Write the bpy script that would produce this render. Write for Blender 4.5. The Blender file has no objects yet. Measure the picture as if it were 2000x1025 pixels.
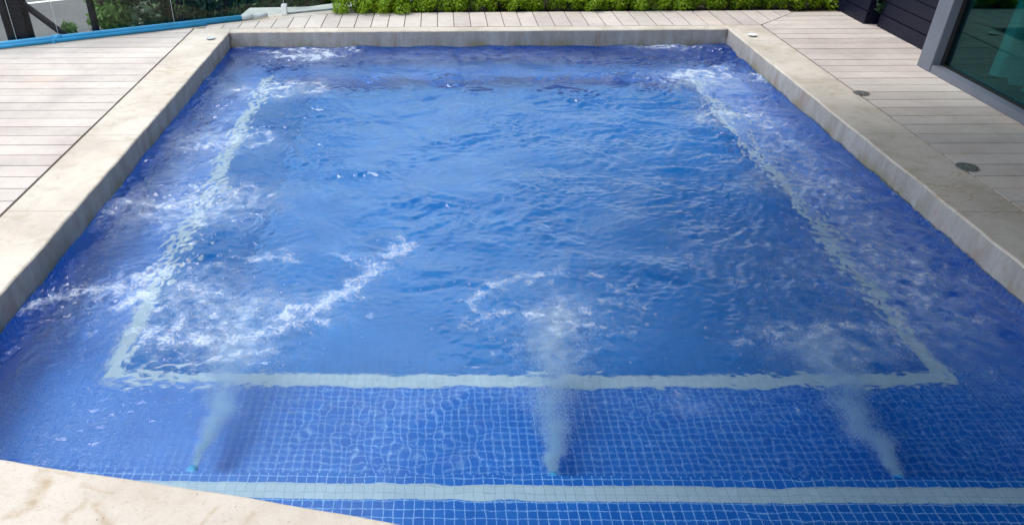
import bpy, bmesh, math, random
import numpy as np
from mathutils import Matrix, Vector
rad = math.radians
scene = bpy.context.scene
C = scene.collection

# ---------------------------------------------------------------- camera, sky, sun, exposure
cam_d = bpy.data.cameras.new("camera")
cam = bpy.data.objects.new("camera", cam_d); C.objects.link(cam)
cam_d.sensor_width = 36.0
cam_d.lens = 26.57
cam_d.shift_x = 0.0964
cam_d.shift_y = 0.0181
cam_d.clip_start = 0.05; cam_d.clip_end = 2000
cam.matrix_world = Matrix(((0.99959, -0.003155, 0.028458, 0), (0.025643, 0.540778, -0.840775, 0), (-0.012736, 0.84116, 0.540637, 1.6), (0, 0, 0, 1)))
scene.camera = cam

SUN_EL, SUN_AZ = rad(67), rad(-50)        # azimuth from +Y towards +X: the sun stands to the far left
sd = Vector((math.sin(SUN_AZ)*math.cos(SUN_EL), math.cos(SUN_AZ)*math.cos(SUN_EL), math.sin(SUN_EL)))
world = bpy.data.worlds.new("World"); scene.world = world
world.use_nodes = True
wt = world.node_tree; wt.nodes.clear()
sky = wt.nodes.new("ShaderNodeTexSky"); sky.sky_type = 'NISHITA'; sky.sun_disc = False
sky.sun_elevation = SUN_EL; sky.sun_rotation = SUN_AZ
sky.air_density = 1.0; sky.dust_density = 1.0; sky.ozone_density = 1.0; sky.altitude = 0
bg = wt.nodes.new("ShaderNodeBackground"); bg.inputs[1].default_value = 0.098
wo = wt.nodes.new("ShaderNodeOutputWorld")
# broken white cloud over the blue
tc = wt.nodes.new("ShaderNodeTexCoord"); mp = wt.nodes.new("ShaderNodeMapping"); mp.inputs['Scale'].default_value = (1, 1, 2.2); mp.inputs['Location'].default_value = (.35, .2, .1)
cn = wt.nodes.new("ShaderNodeTexNoise"); cn.inputs['Scale'].default_value = 1.7; cn.inputs['Detail'].default_value = 7; cn.inputs['Roughness'].default_value = .55
cr = wt.nodes.new("ShaderNodeMapRange"); cr.interpolation_type = 'SMOOTHSTEP'; cr.inputs[1].default_value = .36; cr.inputs[2].default_value = .60
cm = wt.nodes.new("ShaderNodeMix"); cm.data_type = 'RGBA'; cm.inputs[7].default_value = (14.0, 14.8, 15.4, 1)
wt.links.new(tc.outputs['Generated'], mp.inputs[0]); wt.links.new(mp.outputs[0], cn.inputs[0]); wt.links.new(cn.outputs[0], cr.inputs[0])
wt.links.new(cr.outputs[0], cm.inputs[0]); wt.links.new(sky.outputs[0], cm.inputs[6]); wt.links.new(cm.outputs[2], bg.inputs[0]); wt.links.new(bg.outputs[0], wo.inputs[0])
sl = bpy.data.lights.new("sun", 'SUN'); sl.energy = 1.5; sl.angle = rad(22); sl.color = (1.0, 0.95, 0.88)
so = bpy.data.objects.new("sun", sl); C.objects.link(so)
so.rotation_euler = sd.to_track_quat('Z', 'Y').to_euler()
scene.view_settings.view_transform = 'Standard'
scene.view_settings.look = 'None'
scene.view_settings.exposure = 0.72
scene.view_settings.gamma = 1.0
scene.view_settings.use_curve_mapping = False
scene.cycles.caustics_refractive = True
scene.cycles.caustics_reflective = True
scene.cycles.blur_glossy = 0.3
scene.cycles.max_bounces = 22
scene.cycles.diffuse_bounces = 12
scene.cycles.transmission_bounces = 16
scene.cycles.transparent_max_bounces = 24
scene.cycles.sample_clamp_indirect = 40
scene.cycles.use_denoising = True

# ---------------------------------------------------------------- helpers
def new_mat(name):
    m = bpy.data.materials.new(name); m.use_nodes = True
    nt = m.node_tree; nt.nodes.clear()
    out = nt.nodes.new("ShaderNodeOutputMaterial")
    return m, nt, out
def N(nt, t, **kw):
    n = nt.nodes.new(t)
    for k, v in kw.items():
        if hasattr(n, k): setattr(n, k, v)
        else: n.inputs[k].default_value = v
    return n
def inp(n, i, v): n.inputs[i].default_value = v; return n
def mixc(nt, fac, a, b, mode='MIX'):
    n = nt.nodes.new("ShaderNodeMix"); n.data_type = 'RGBA'; n.blend_type = mode
    for i, v in ((0, fac), (6, a), (7, b)):
        if isinstance(v, bpy.types.NodeSocket): nt.links.new(v, n.inputs[i])
        else: n.inputs[i].default_value = v if i == 0 else (*v, 1)
    return n.outputs[2]
def mth(nt, op, a, b=None, c=None, clamp=False):
    n = nt.nodes.new("ShaderNodeMath"); n.operation = op; n.use_clamp = clamp
    for i, v in enumerate((a, b, c)):
        if v is None: continue
        if isinstance(v, bpy.types.NodeSocket): nt.links.new(v, n.inputs[i])
        else: n.inputs[i].default_value = v
    return n.outputs[0]
def ramp(nt, s, a, b, lo=0.0, hi=1.0):
    n = nt.nodes.new("ShaderNodeMapRange"); n.interpolation_type = 'SMOOTHSTEP'
    nt.links.new(s, n.inputs[0])
    for i, v in ((1, a), (2, b), (3, lo), (4, hi)): n.inputs[i].default_value = v
    return n.outputs[0]
def noise(nt, vec, scale, detail=4, rough=.55, dist=0.0):
    n = nt.nodes.new("ShaderNodeTexNoise")
    n.inputs['Scale'].default_value = scale; n.inputs['Detail'].default_value = detail
    n.inputs['Roughness'].default_value = rough; n.inputs['Distortion'].default_value = dist
    if vec is not None: nt.links.new(vec, n.inputs['Vector'])
    return n.outputs[0]
def pos(nt, scale=(1, 1, 1)):
    g = nt.nodes.new("ShaderNodeTexCoord"); m = nt.nodes.new("ShaderNodeMapping")
    m.inputs['Scale'].default_value = scale
    nt.links.new(g.outputs['Object'], m.inputs[0]); return m.outputs[0]
def principled(nt, out, col, rough=.6, spec=.4, bump=None, bstr=.3, bdist=.004, metal=0.0):
    p = nt.nodes.new("ShaderNodeBsdfPrincipled")
    if isinstance(col, bpy.types.NodeSocket): nt.links.new(col, p.inputs['Base Color'])
    else: p.inputs['Base Color'].default_value = (*col, 1)
    if isinstance(rough, bpy.types.NodeSocket): nt.links.new(rough, p.inputs['Roughness'])
    else: p.inputs['Roughness'].default_value = rough
    p.inputs['Specular IOR Level'].default_value = spec
    p.inputs['Metallic'].default_value = metal
    if bump is not None:
        b = nt.nodes.new("ShaderNodeBump"); b.inputs['Strength'].default_value = bstr; b.inputs['Distance'].default_value = bdist
        nt.links.new(bump, b.inputs['Height']); nt.links.new(b.outputs[0], p.inputs['Normal'])
    nt.links.new(p.outputs[0], out.inputs[0]); return p

STAINS = [[(-1.134, 1.333), (-1.106, 1.353), (-1.081, 1.388), (-1.081, 1.432), (-1.105, 1.475)] ,[(-0.98, 1.304), (-0.956, 1.344), (-0.939, 1.38)] ,[(-0.906, 1.368), (-0.879, 1.339), (-0.851, 1.302)] ,[(-0.601, 1.308), (-0.585, 1.36)] ,[(-0.499, 1.308), (-0.486, 1.34)] ,[(-0.98, 1.439), (-0.915, 1.421), (-0.869, 1.413)] ,[(-1.073, 1.489), (-1.009, 1.476)] ,]
# ---------------------------------------------------------------- materials
def stone(name, base, dark, planks=False, stains=.5, near=False, joints=0):
    m, nt, out = new_mat(name)
    v = pos(nt)
    n1 = noise(nt, v, 2.2, 5, .6, .4); n2 = noise(nt, v, 14, 6, .65); n3 = noise(nt, v, 110, 3, .6)
    c = mixc(nt, ramp(nt, n1, .35, .7), base, dark)
    c = mixc(nt, mth(nt, 'MULTIPLY', ramp(nt, n2, .5, .75), .45), c, [x*.78 for x in dark])
    c = mixc(nt, mth(nt, 'MULTIPLY', ramp(nt, n3, .52, .68), .35), c, [x*.72 for x in base])
    # brownish and rosy travertine veins with a shape of their own
    vs = pos(nt, (1.0, 2.4, 1.0) if not near else (1.3, 1.3, 1))
    nv = noise(nt, vs, 3.1 if not near else 1.15, 5, .5, 1.2)
    vein = mth(nt, 'ABSOLUTE', mth(nt, 'SUBTRACT', nv, .5))
    band = ramp(nt, vein, .0, .022 if not near else .035, 1, 0)
    msk = ramp(nt, noise(nt, v, 1.3, 2), .5, .62)
    c = mixc(nt, mth(nt, 'MULTIPLY', mth(nt, 'MULTIPLY', band, msk), stains), c, (.36, .25, .13))
    rosy = ramp(nt, noise(nt, v, 1.7, 3, .5, .8), .55, .72)
    c = mixc(nt, mth(nt, 'MULTIPLY', rosy, .35), c, (.62, .47, .38))
    if planks:
        a = nt.nodes.new("ShaderNodeAttribute"); a.attribute_name = "rnd"
        br = mth(nt, 'MULTIPLY_ADD', a.outputs['Fac'], .17, .88)
        h = nt.nodes.new("ShaderNodeHueSaturation"); nt.links.new(c, h.inputs['Color']); nt.links.new(br, h.inputs['Value'])
        c = h.outputs[0]
    if joints:
        sx = nt.nodes.new("ShaderNodeSeparateXYZ"); nt.links.new(v, sx.inputs[0])
        fr = mth(nt, 'ABSOLUTE', mth(nt, 'SUBTRACT', mth(nt, 'FRACT', mth(nt, 'DIVIDE', mth(nt, 'ADD', sx.outputs[1], 10.41), joints)), .5))
        c = mixc(nt, ramp(nt, fr, .0016, .0042, .75, 0), c, (.22, .19, .16))
        mot = ramp(nt, noise(nt, v, 6.5, 6, .7, .6), .5, .64)
        c = mixc(nt, mth(nt, 'MULTIPLY', mot, .55), c, (.38, .325, .26))
    if near:
        mot = ramp(nt, noise(nt, v, 9, 7, .72, .7), .46, .66)
        c = mixc(nt, mth(nt, 'MULTIPLY', mot, .45), c, (.42, .355, .29))
        sp = ramp(nt, noise(nt, v, 70, 4, .75), .56, .66)
        c = mixc(nt, mth(nt, 'MULTIPLY', sp, .4), c, (.30, .25, .20))
        # tan water stains and a hairline crack, where they lie on the slab
        wv = nt.nodes.new("ShaderNodeTexNoise"); wv.inputs['Scale'].default_value = 14; wv.inputs['Detail'].default_value = 5; nt.links.new(v, wv.inputs['Vector'])
        vm = nt.nodes.new("ShaderNodeVectorMath"); vm.operation = 'MULTIPLY_ADD'; nt.links.new(wv.outputs['Color'], vm.inputs[0]); vm.inputs[1].default_value = (.07, .07, 0); nt.links.new(v, vm.inputs[2])
        for k, path in enumerate(STAINS):
            dmin = None
            for (a, b_) in zip(path, path[1:]):
                A = Vector((a[0]+.035, a[1]+.035, 0)); B = Vector((b_[0]+.035, b_[1]+.035, 0)); BA = B-A
                s1 = nt.nodes.new("ShaderNodeVectorMath"); s1.operation = 'SUBTRACT'; nt.links.new(vm.outputs[0], s1.inputs[0]); s1.inputs[1].default_value = A
                s2 = nt.nodes.new("ShaderNodeVectorMath"); s2.operation = 'DOT_PRODUCT'; nt.links.new(s1.outputs[0], s2.inputs[0]); s2.inputs[1].default_value = BA/BA.length_squared
                t_ = mth(nt, 'ADD', s2.outputs['Value'], 0, clamp=True)
                s3 = nt.nodes.new("ShaderNodeVectorMath"); s3.operation = 'SCALE'; s3.inputs[0].default_value = BA; nt.links.new(t_, s3.inputs['Scale'])
                s4 = nt.nodes.new("ShaderNodeVectorMath"); s4.operation = 'DISTANCE'; nt.links.new(s1.outputs[0], s4.inputs[0]); nt.links.new(s3.outputs[0], s4.inputs[1])
                dmin = s4.outputs['Value'] if dmin is None else mth(nt, 'MINIMUM', dmin, s4.outputs['Value'])
            w_ = (.016, .007, .012, .007, .006, .006, .006)[k]
            brk = ramp(nt, noise(nt, v, 22, 4), .35, .6, .35, 1)
            c = mixc(nt, mth(nt, 'MULTIPLY', ramp(nt, dmin, w_*.1, w_*2.0, (.55, .4, .45, .4, .3, .3, .3)[k], 0), brk), c, (.30, .21, .10))
    # pits
    vo = nt.nodes.new("ShaderNodeTexVoronoi"); vo.inputs['Scale'].default_value = 38; nt.links.new(v, vo.inputs['Vector'])
    pit = mth(nt, 'MULTIPLY', ramp(nt, vo.outputs['Distance'], .06, .16, 1, 0), ramp(nt, noise(nt, v, 5, 2), .52, .6))
    c = mixc(nt, mth(nt, 'MULTIPLY', pit, .6), c, (.2, .17, .14))
    bh = mth(nt, 'SUBTRACT', mth(nt, 'ADD', n2, mth(nt, 'MULTIPLY', n3, .4)), pit)
    principled(nt, out, c, .72, .3, bh, .35, .004)
    return m
M_cop = stone("coping_stone", (.56, .51, .45), (.44, .39, .335), stains=.7, joints=.93)
M_near = stone("near_coping_stone", (.56, .51, .455), (.49, .43, .375), stains=.95, near=True)
M_plank = stone("plank_stone", (.55, .495, .455), (.45, .395, .37), planks=True, stains=.35)

def wall_stone():
    m, nt, out = new_mat("shaded_coping_edge_stone"); v = pos(nt)  # base tones darker than the coping top, deepening shade on the inner faces
    vs = pos(nt, (1, 1, .25))
    n1 = noise(nt, vs, 9, 6, .65, .5); n2 = noise(nt, v, 45, 4)
    c = mixc(nt, ramp(nt, n1, .3, .68), (.40, .38, .37), (.29, .27, .25))
    c = mixc(nt, mth(nt, 'MULTIPLY', ramp(nt, n2, .5, .7), .4), c, (.27, .24, .21))
    # mossy and rusty stains near the waterline
    g = nt.nodes.new("ShaderNodeSeparateXYZ"); nt.links.new(pos(nt), g.inputs[0])
    low = ramp(nt, g.outputs[2], -.12, -.05, 1, 0)
    n3 = noise(nt, pos(nt, (1, 1, .3)), 4.5, 5, .6)
    c = mixc(nt, mth(nt, 'MULTIPLY', mth(nt, 'MULTIPLY', low, ramp(nt, n3, .45, .62)), .75), c, (.24, .215, .12))
    n4 = noise(nt, pos(nt, (1.3, .8, .4)), 6, 4, .6)
    c = mixc(nt, mth(nt, 'MULTIPLY', ramp(nt, n4, .58, .68), .45), c, (.30, .17, .13))
    principled(nt, out, c, .75, .3, mth(nt, 'ADD', n1, n2), .5, .004)
    return m
M_edge = wall_stone()

def simple(name, col, rough=.6, spec=.4, metal=0.0, var=.25, sc=20):
    m, nt, out = new_mat(name); v = pos(nt)
    n = noise(nt, v, sc, 5, .6)
    c = mixc(nt, ramp(nt, n, .3, .7), [x*(1-var) for x in col], [min(1, x*(1+var)) for x in col])
    principled(nt, out, c, rough, spec, n, .15, .003, metal)
    return m

def tiles(name, c1, c2, grout, pitch_note=1.0, mort=.07):
    m, nt, out = new_mat(name)
    uv = nt.nodes.new("ShaderNodeUVMap"); uv.uv_map = "UVMap"
    b = nt.nodes.new("ShaderNodeTexBrick"); b.offset = 0; b.squash = 1
    nt.links.new(uv.outputs[0], b.inputs['Vector'])
    for k, val in (('Scale', 1), ('Mortar Size', mort*.5), ('Mortar Smooth', .3), ('Bias', 0), ('Brick Width', 1), ('Row Height', 1)):
        b.inputs[k].default_value = val
    b.inputs['Color1'].default_value = (*c1, 1); b.inputs['Color2'].default_value = (*c2, 1); b.inputs['Mortar'].default_value = (*grout, 1)
    n = noise(nt, uv.outputs[0], .12, 4)
    c = mixc(nt, mth(nt, 'MULTIPLY', ramp(nt, n, .35, .7), .25), b.outputs[0], [x*.8 for x in c1])
    principled(nt, out, c, .25, .5, b.outputs[1], -.3, .002)
    return m
M_tile = tiles("blue_mosaic", (.006, .135, .55), (.012, .165, .61), (.36, .64, .92), mort=.085)
M_deep = tiles("brightened_deep_mosaic", (.005, .175, .53), (.010, .20, .58), (.06, .32, .68), mort=.05)  # brighter copy of the blue tile: sky and bubble glow put into the colour
M_pale = tiles("pale_mosaic", (.50, .60, .66), (.56, .66, .72), (.28, .39, .48), mort=.06)

def water_mat():
    m, nt, out = new_mat("pool_water_surface")
    g = nt.nodes.new("ShaderNodeBsdfGlass"); g.inputs['Roughness'].default_value = 0; g.inputs['IOR'].default_value = 1.333
    g.inputs['Color'].default_value = (.88, .965, 1, 1)
    n = noise(nt, pos(nt, (1, 1.15, 1)), 75, 3, .6, .6)
    b = nt.nodes.new("ShaderNodeBump"); b.inputs['Strength'].default_value = .30; b.inputs['Distance'].default_value = .003
    a = nt.nodes.new("ShaderNodeAttribute"); a.attribute_name = "agit"
    nt.links.new(mth(nt, 'MULTIPLY', n, a.outputs['Fac']), b.inputs['Height'])
    nt.links.new(b.outputs[0], g.inputs['Normal'])
    nt.links.new(g.outputs[0], out.inputs[0])
    return m
M_water = water_mat()

def foam_mat():
    m, nt, out = new_mat("water_foam")
    a = nt.nodes.new("ShaderNodeAttribute"); a.attribute_name = "dens"
    cl = nt.nodes.new("ShaderNodeAttribute"); cl.attribute_name = "cloud"
    v = pos(nt)
    n1 = noise(nt, v, 26, 6, .7, .8)
    vo = nt.nodes.new("ShaderNodeTexVoronoi"); vo.feature = 'SMOOTH_F1'; vo.inputs['Scale'].default_value = 95; nt.links.new(v, vo.inputs['Vector'])
    cell = ramp(nt, vo.outputs['Distance'], .15, .62)
    thr = mth(nt, 'ADD', mth(nt, 'MULTIPLY', n1, .85), mth(nt, 'MULTIPLY', mth(nt, 'SUBTRACT', 1, cell), .45))
    al = ramp(nt, mth(nt, 'SUBTRACT', mth(nt, 'MULTIPLY', a.outputs['Fac'], 1.05), thr), -.30, .72)
    fine = ramp(nt, noise(nt, pos(nt, (1, 1.6, 1)), 42, 6, .72, .5), .32, .75, .25, 1.0)
    al = mth(nt, 'MULTIPLY', al, ramp(nt, noise(nt, v, 150, 3, .7), .35, .62, .45, 1.12))
    al2 = mth(nt, 'MULTIPLY', cl.outputs['Fac'], fine)
    alp = mth(nt, 'ADD', mth(nt, 'MULTIPLY', al, .44), al2, clamp=True)
    d = nt.nodes.new("ShaderNodeBsdfDiffuse"); d.inputs[0].default_value = (.72, .82, .94, 1)
    t = nt.nodes.new("ShaderNodeBsdfTransparent"); mx = nt.nodes.new("ShaderNodeMixShader")
    nt.links.new(alp, mx.inputs[0]); nt.links.new(t.outputs[0], mx.inputs[1]); nt.links.new(d.outputs[0], mx.inputs[2])
    nt.links.new(mx.outputs[0], out.inputs[0])
    return m
M_foam = foam_mat()

M_base = simple("bed_mortar", (.20, .165, .13), .9, .1)
M_steel = simple("dark_steel", (.004, .005, .012), .6, .1)
M_white = simple("white_metal", (.75, .77, .78), .4, .4, var=.05)
M_blue = simple("blue_pole_paint", (.015, .25, .50), .35, .5, var=.08, sc=8)
M_grip = simple("grey_grip", (.42, .47, .50), .6, .3, var=.1)
M_drain = simple("drain_metal", (.20, .20, .19), .5, .4, .3, .3, 90)
M_kerb = simple("pale_concrete", (.40, .42, .40), .85, .2, var=.12, sc=5)
M_dirt = simple("bed_soil", (.05, .045, .035), .95, .1, var=.4)
M_frame = simple("window_frame_paint", (.14, .155, .20), .45, .4, var=.05, sc=6)
M_gasket = simple("black_gasket", (.008, .008, .01), .6, .3)
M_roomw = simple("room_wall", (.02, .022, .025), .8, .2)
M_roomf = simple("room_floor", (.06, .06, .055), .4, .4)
M_roof = simple("roof_underside", (.10, .11, .13), .8, .2)
M_noz = simple("nozzle_plastic", (.10, .48, .78), .35, .5, var=.05)
M_bark = simple("bark", (.06, .05, .035), .9, .1, var=.4)

def siding():
    m, nt, out = new_mat("navy_siding"); v = pos(nt)
    n = noise(nt, pos(nt, (1, 1, 6)), 12, 4)
    c = mixc(nt, n, (.0014, .0025, .014), (.0025, .004, .022))
    principled(nt, out, c, .5, .25, n, .2, .003); return m
M_navy = siding()

def asphalt():
    m, nt, out = new_mat("asphalt"); v = pos(nt)
    n1 = noise(nt, v, .8, 5); n2 = noise(nt, v, 30, 4, .7)
    c = mixc(nt, ramp(nt, n1, .3, .7), (.085, .087, .095), (.12, .12, .12))
    c = mixc(nt, ramp(nt, n2, .45, .7), c, (.17, .165, .16))
    principled(nt, out, c, .9, .2, n2, .5, .01); return m
M_asph = asphalt()
def soil():
    m, nt, out = new_mat("terrain_ground"); v = pos(nt)
    n1 = noise(nt, v, 1.5, 6); n2 = noise(nt, v, 14, 5, .7)
    c = mixc(nt, ramp(nt, n1, .4, .6), (.055, .075, .03), (.10, .085, .055))
    c = mixc(nt, ramp(nt, n2, .45, .65), c, (.04, .06, .02))
    principled(nt, out, c, .95, .1, n2, .8, .03); return m
M_soil = soil()

def leaf(name, a, b, trans=.35):
    m, nt, out = new_mat(name)
    oi = nt.nodes.new("ShaderNodeAttribute"); oi.attribute_name = "rnd"
    c = mixc(nt, oi.outputs['Fac'], a, b)
    p = nt.nodes.new("ShaderNodeBsdfPrincipled"); nt.links.new(c, p.inputs['Base Color']); p.inputs['Roughness'].default_value = .5
    t = nt.nodes.new("ShaderNodeBsdfTranslucent"); nt.links.new(c, t.inputs[0])
    mx = nt.nodes.new("ShaderNodeMixShader"); mx.inputs[0].default_value = trans
    nt.links.new(p.outputs[0], mx.inputs[1]); nt.links.new(t.outputs[0], mx.inputs[2]); nt.links.new(mx.outputs[0], out.inputs[0])
    return m
M_curt = leaf("curtain_cloth", (.62, .82, .80), (.7, .88, .86), .5)
M_lime = leaf("lime_leaves", (.13, .26, .008), (.52, .72, .03), .45)
M_dgreen = leaf("dark_leaves", (.006, .035, .012), (.03, .11, .03))
M_bgreen = leaf("bright_leaves", (.05, .15, .015), (.19, .36, .05))
M_mgreen = leaf("mid_leaves", (.025, .09, .012), (.10, .22, .035))

def glassy(name, tint, rough=0.0, refl=(1, 1, 1)):
    m, nt, out = new_mat(name)
    t = nt.nodes.new("ShaderNodeBsdfTransparent"); t.inputs[0].default_value = (*tint, 1)
    g = nt.nodes.new("ShaderNodeBsdfGlossy"); g.inputs['Roughness'].default_value = rough; g.inputs[0].default_value = (*refl, 1)
    f = nt.nodes.new("ShaderNodeFresnel"); gm = nt.nodes.new('ShaderNodeNewGeometry')
    nt.links.new(mth(nt, 'MULTIPLY_ADD', gm.outputs['Backfacing'], 1/1.5-1.5, 1.5), f.inputs[0])
    mx = nt.nodes.new("ShaderNodeMixShader")
    nt.links.new(f.outputs[0], mx.inputs[0]); nt.links.new(t.outputs[0], mx.inputs[1]); nt.links.new(g.outputs[0], mx.inputs[2])
    nt.links.new(mx.outputs[0], out.inputs[0]); return m
M_clear = glassy("clear_glass", (.93, .96, .96), refl=(.3, .3, .3))
M_teal = glassy("teal_glass", (.22, .66, .68), refl=(.40, .72, .75))

# ---------------------------------------------------------------- mesh helpers
def link_mesh(name, bm, mats, parent=None, smooth=False, loc=None):
    me = bpy.data.meshes.new(name); bm.to_mesh(me); bm.free()
    for m in (mats if isinstance(mats, (list, tuple)) else [mats]): me.materials.append(m)
    if smooth: me.polygons.foreach_set("use_smooth", [True]*len(me.polygons))
    o = bpy.data.objects.new(name, me); C.objects.link(o)
    if parent: o.parent = parent
    if loc: o.location = loc
    return o
def tag(o, label=None, cat=None, group=None, kind=None):
    for k, v in (("label", label), ("category", cat), ("group", group), ("kind", kind)):
        if v: o[k] = v
    return o
def empty(name, loc=(0, 0, 0), rz=0.0):
    o = bpy.data.objects.new(name, None); C.objects.link(o); o.location = loc; o.rotation_euler = (0, 0, rz); return o
def copy_tree(o, parent=None):
    c = o.copy(); C.objects.link(c); c.parent = parent
    for ch in list(o.children): copy_tree(ch, c)
    return c
def prism(bm, poly, z0, z1, mi=0):
    """closed prism on an x,y polygon (counter-clockwise)"""
    a = [bm.verts.new((x, y, z0)) for x, y in poly]; b = [bm.verts.new((x, y, z1)) for x, y in poly]
    fs = [bm.faces.new(b), bm.faces.new(a[::-1])]
    n = len(poly)
    for i in range(n): fs.append(bm.faces.new((a[i], a[(i+1) % n], b[(i+1) % n], b[i])))
    for f in fs: f.material_index = mi
    return fs
def box(bm, x0, x1, y0, y1, z0, z1, mi=0): return prism(bm, [(x0, y0), (x1, y0), (x1, y1), (x0, y1)], z0, z1, mi)
def tube(bm, pts, radii, seg=12, cap=True, mi=0):
    rings = []
    pts = [Vector(p) for p in pts]
    for i, p in enumerate(pts):
        t = (pts[min(i+1, len(pts)-1)] - pts[max(i-1, 0)]).normalized()
        u = t.cross(Vector((0, 0, 1)))
        if u.length < 1e-3: u = Vector((1, 0, 0))
        u.normalize(); w = t.cross(u)
        r = radii[i] if isinstance(radii, (list, tuple)) else radii
        rings.append([bm.verts.new(p + r*(math.cos(a)*u + math.sin(a)*w)) for a in [2*math.pi*k/seg for k in range(seg)]])
    for a, b in zip(rings, rings[1:]):
        for k in range(seg):
            f = bm.faces.new((a[k], b[k], b[(k+1) % seg], a[(k+1) % seg])); f.smooth = True; f.material_index = mi
    if cap:
        bm.faces.new(rings[0]).material_index = mi; bm.faces.new(rings[-1][::-1]).material_index = mi
def sweep(bm, a, b, width, inward, depth=.135, seg=.05, jit=.0018, seed=1, r=.012):
    """coping slab from a to b; its pool edge runs along a-b, the slab lies on the side away from inward"""
    rs = random.Random(seed)
    a = Vector(a); b = Vector(b); n = max(2, int((b-a).length/seg)); inw = Vector(inward)
    prof = [(0, -depth, 1), (0, -depth*.5, 1), (0, -r, 1)] + [(-r+r*math.cos(t), -r+r*math.sin(t), 0) for t in (math.pi/8, math.pi/4, 3*math.pi/8)] + [(-r, 0, 0), (-width, 0, 0), (-width, -depth, 0)]
    prev = None; ja = 0
    for i in range(n+1):
        p = a.lerp(b, i/n); ja = ja*.6 + rs.gauss(0, jit)
        ring = []
        for (d, z, e) in prof:
            off = ja*(1 if d > -.5*width else 0) + rs.gauss(0, jit*.25)*(1 if -.01 > z else 0)
            ring.append(bm.verts.new((p.x+inw.x*(d+off), p.y+inw.y*(d+off), z + (rs.gauss(0, jit*.2) if z > -r*1.5 and d > -.1 else 0))))
        if prev:
            for k in range(len(prof)-1):
                f = bm.faces.new((prev[k], prev[k+1], ring[k+1], ring[k])); f.material_index = 1 if k < 3 else 0; f.smooth = k >= 1 and k < 6
        else: first = ring
        prev = ring
    bm.faces.new(first); bm.faces.new(prev[::-1])
    bmesh.ops.recalc_face_normals(bm, faces=bm.faces)

# ---------------------------------------------------------------- pool dimensions (metres, deck at z=0)
XL, XR, YF = -1.673, 2.332, 6.208          # inner edges of the coping
WZ = -.119                                  # water level
def near_y(x): return 1.311 - .2*(x + .13) + .02*math.sin((x+1.2)*1.5)
COPL, COPR, COPF = .317, .295, .118
XO0, XO1, YO = XL-COPL, XR+COPR, YF+COPF
STEP_Z, STEP_Y = -.269, 1.688
BEN_Z = -.539
BX0, BX1, BY0, BY1 = -1.27, 1.955, 2.358, 5.83
DEEP = -.71
P = .031                                    # mosaic pitch

# ---------------------------------------------------------------- pool basin
bm = bmesh.new(); uvl = bm.loops.layers.uv.new("UVMap")
def quad(c, mi, ax):
    vs = [bm.verts.new(v) for v in c]; f = bm.faces.new(vs); f.material_index = mi
    for l in f.loops:
        v = l.vert.co
        l[uvl].uv = {'z': (v.x/P, v.y/P), 'x': (v.y/P, v.z/P), 'y': (v.x/P, v.z/P)}[ax]
    return f
def flat(x0, x1, y0, y1, z, mi=0): quad([(x0, y0, z), (x1, y0, z), (x1, y1, z), (x0, y1, z)], mi, 'z')
R_ = .010
YN = .6
# step with the two-row pale stripe
sy0, sy1 = 1.586, 1.586+2*P
flat(XL-R_, XR+R_, YN, sy0, STEP_Z); flat(XL-R_, XR+R_, sy0, sy1, STEP_Z, 1); flat(XL-R_, XR+R_, sy1, STEP_Y, STEP_Z)
quad([(XL, STEP_Y, STEP_Z), (XR, STEP_Y, STEP_Z), (XR, STEP_Y, BEN_Z), (XL, STEP_Y, BEN_Z)], 0, 'y')
S = .072
# bench ring
flat(XL-R_, XR+R_, STEP_Y, BY0-S, BEN_Z)
flat(BX0-S, BX1+S, BY0-S, BY0, BEN_Z, 1)
flat(XL-R_, BX0-S, BY0-S, YF+R_, BEN_Z); flat(BX1+S, XR+R_, BY0-S, YF+R_, BEN_Z)
flat(BX0-S, BX0, BY0, BY1+S, BEN_Z, 1); flat(BX1, BX1+S, BY0, BY1+S, BEN_Z, 1)
flat(BX0, BX1, BY1, BY1+S, BEN_Z, 0); flat(BX0-S, BX1+S, BY1+S, YF+R_, BEN_Z)
flat(BX0, BX1, BY0, BY1, DEEP, 2)
for (a, b) in (((BX0, BY0), (BX1, BY0)), ((BX1, BY1), (BX0, BY1))):
    quad([(a[0], a[1], BEN_Z), (b[0], b[1], BEN_Z), (b[0], b[1], DEEP), (a[0], a[1], DEEP)], 0, 'y')
quad([(BX1, BY0, BEN_Z), (BX1, BY1, BEN_Z), (BX1, BY1, DEEP), (BX1, BY0, DEEP)], 2, 'x')  # riser given the brightened tile to lift its shade
quad([(BX0, BY0, BEN_Z), (BX0, BY1, BEN_Z), (BX0+.34, BY1, DEEP+.001), (BX0+.34, BY0, DEEP+.001)], 2, 'z')      # left riser shaped as a slope, in the brightened tile, to catch more light
quad([(XL-R_, YN, -.105), (XL-R_, YF+R_, -.105), (XL-R_, YF+R_, BEN_Z), (XL-R_, YN, BEN_Z)], 0, 'x')
quad([(XR+R_, YN, -.105), (XR+R_, YF+R_, -.105), (XR+R_, YF+R_, BEN_Z), (XR+R_, YN, BEN_Z)], 0, 'x')
quad([(XL-R_, YF+R_, -.105), (XR+R_, YF+R_, -.105), (XR+R_, YF+R_, BEN_Z), (XL-R_, YF+R_, BEN_Z)], 0, 'y')
xs = [XL-R_ + (XR-XL+2*R_)*i/40 for i in range(41)]
for x0, x1 in zip(xs, xs[1:]):
    quad([(x0, near_y(x0)-R_, -.105), (x1, near_y(x1)-R_, -.105), (x1, near_y(x1)-R_, STEP_Z), (x0, near_y(x0)-R_, STEP_Z)], 0, 'y')
tag(link_mesh("pool_basin", bm, [M_tile, M_pale, M_deep]), kind="structure")

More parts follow.
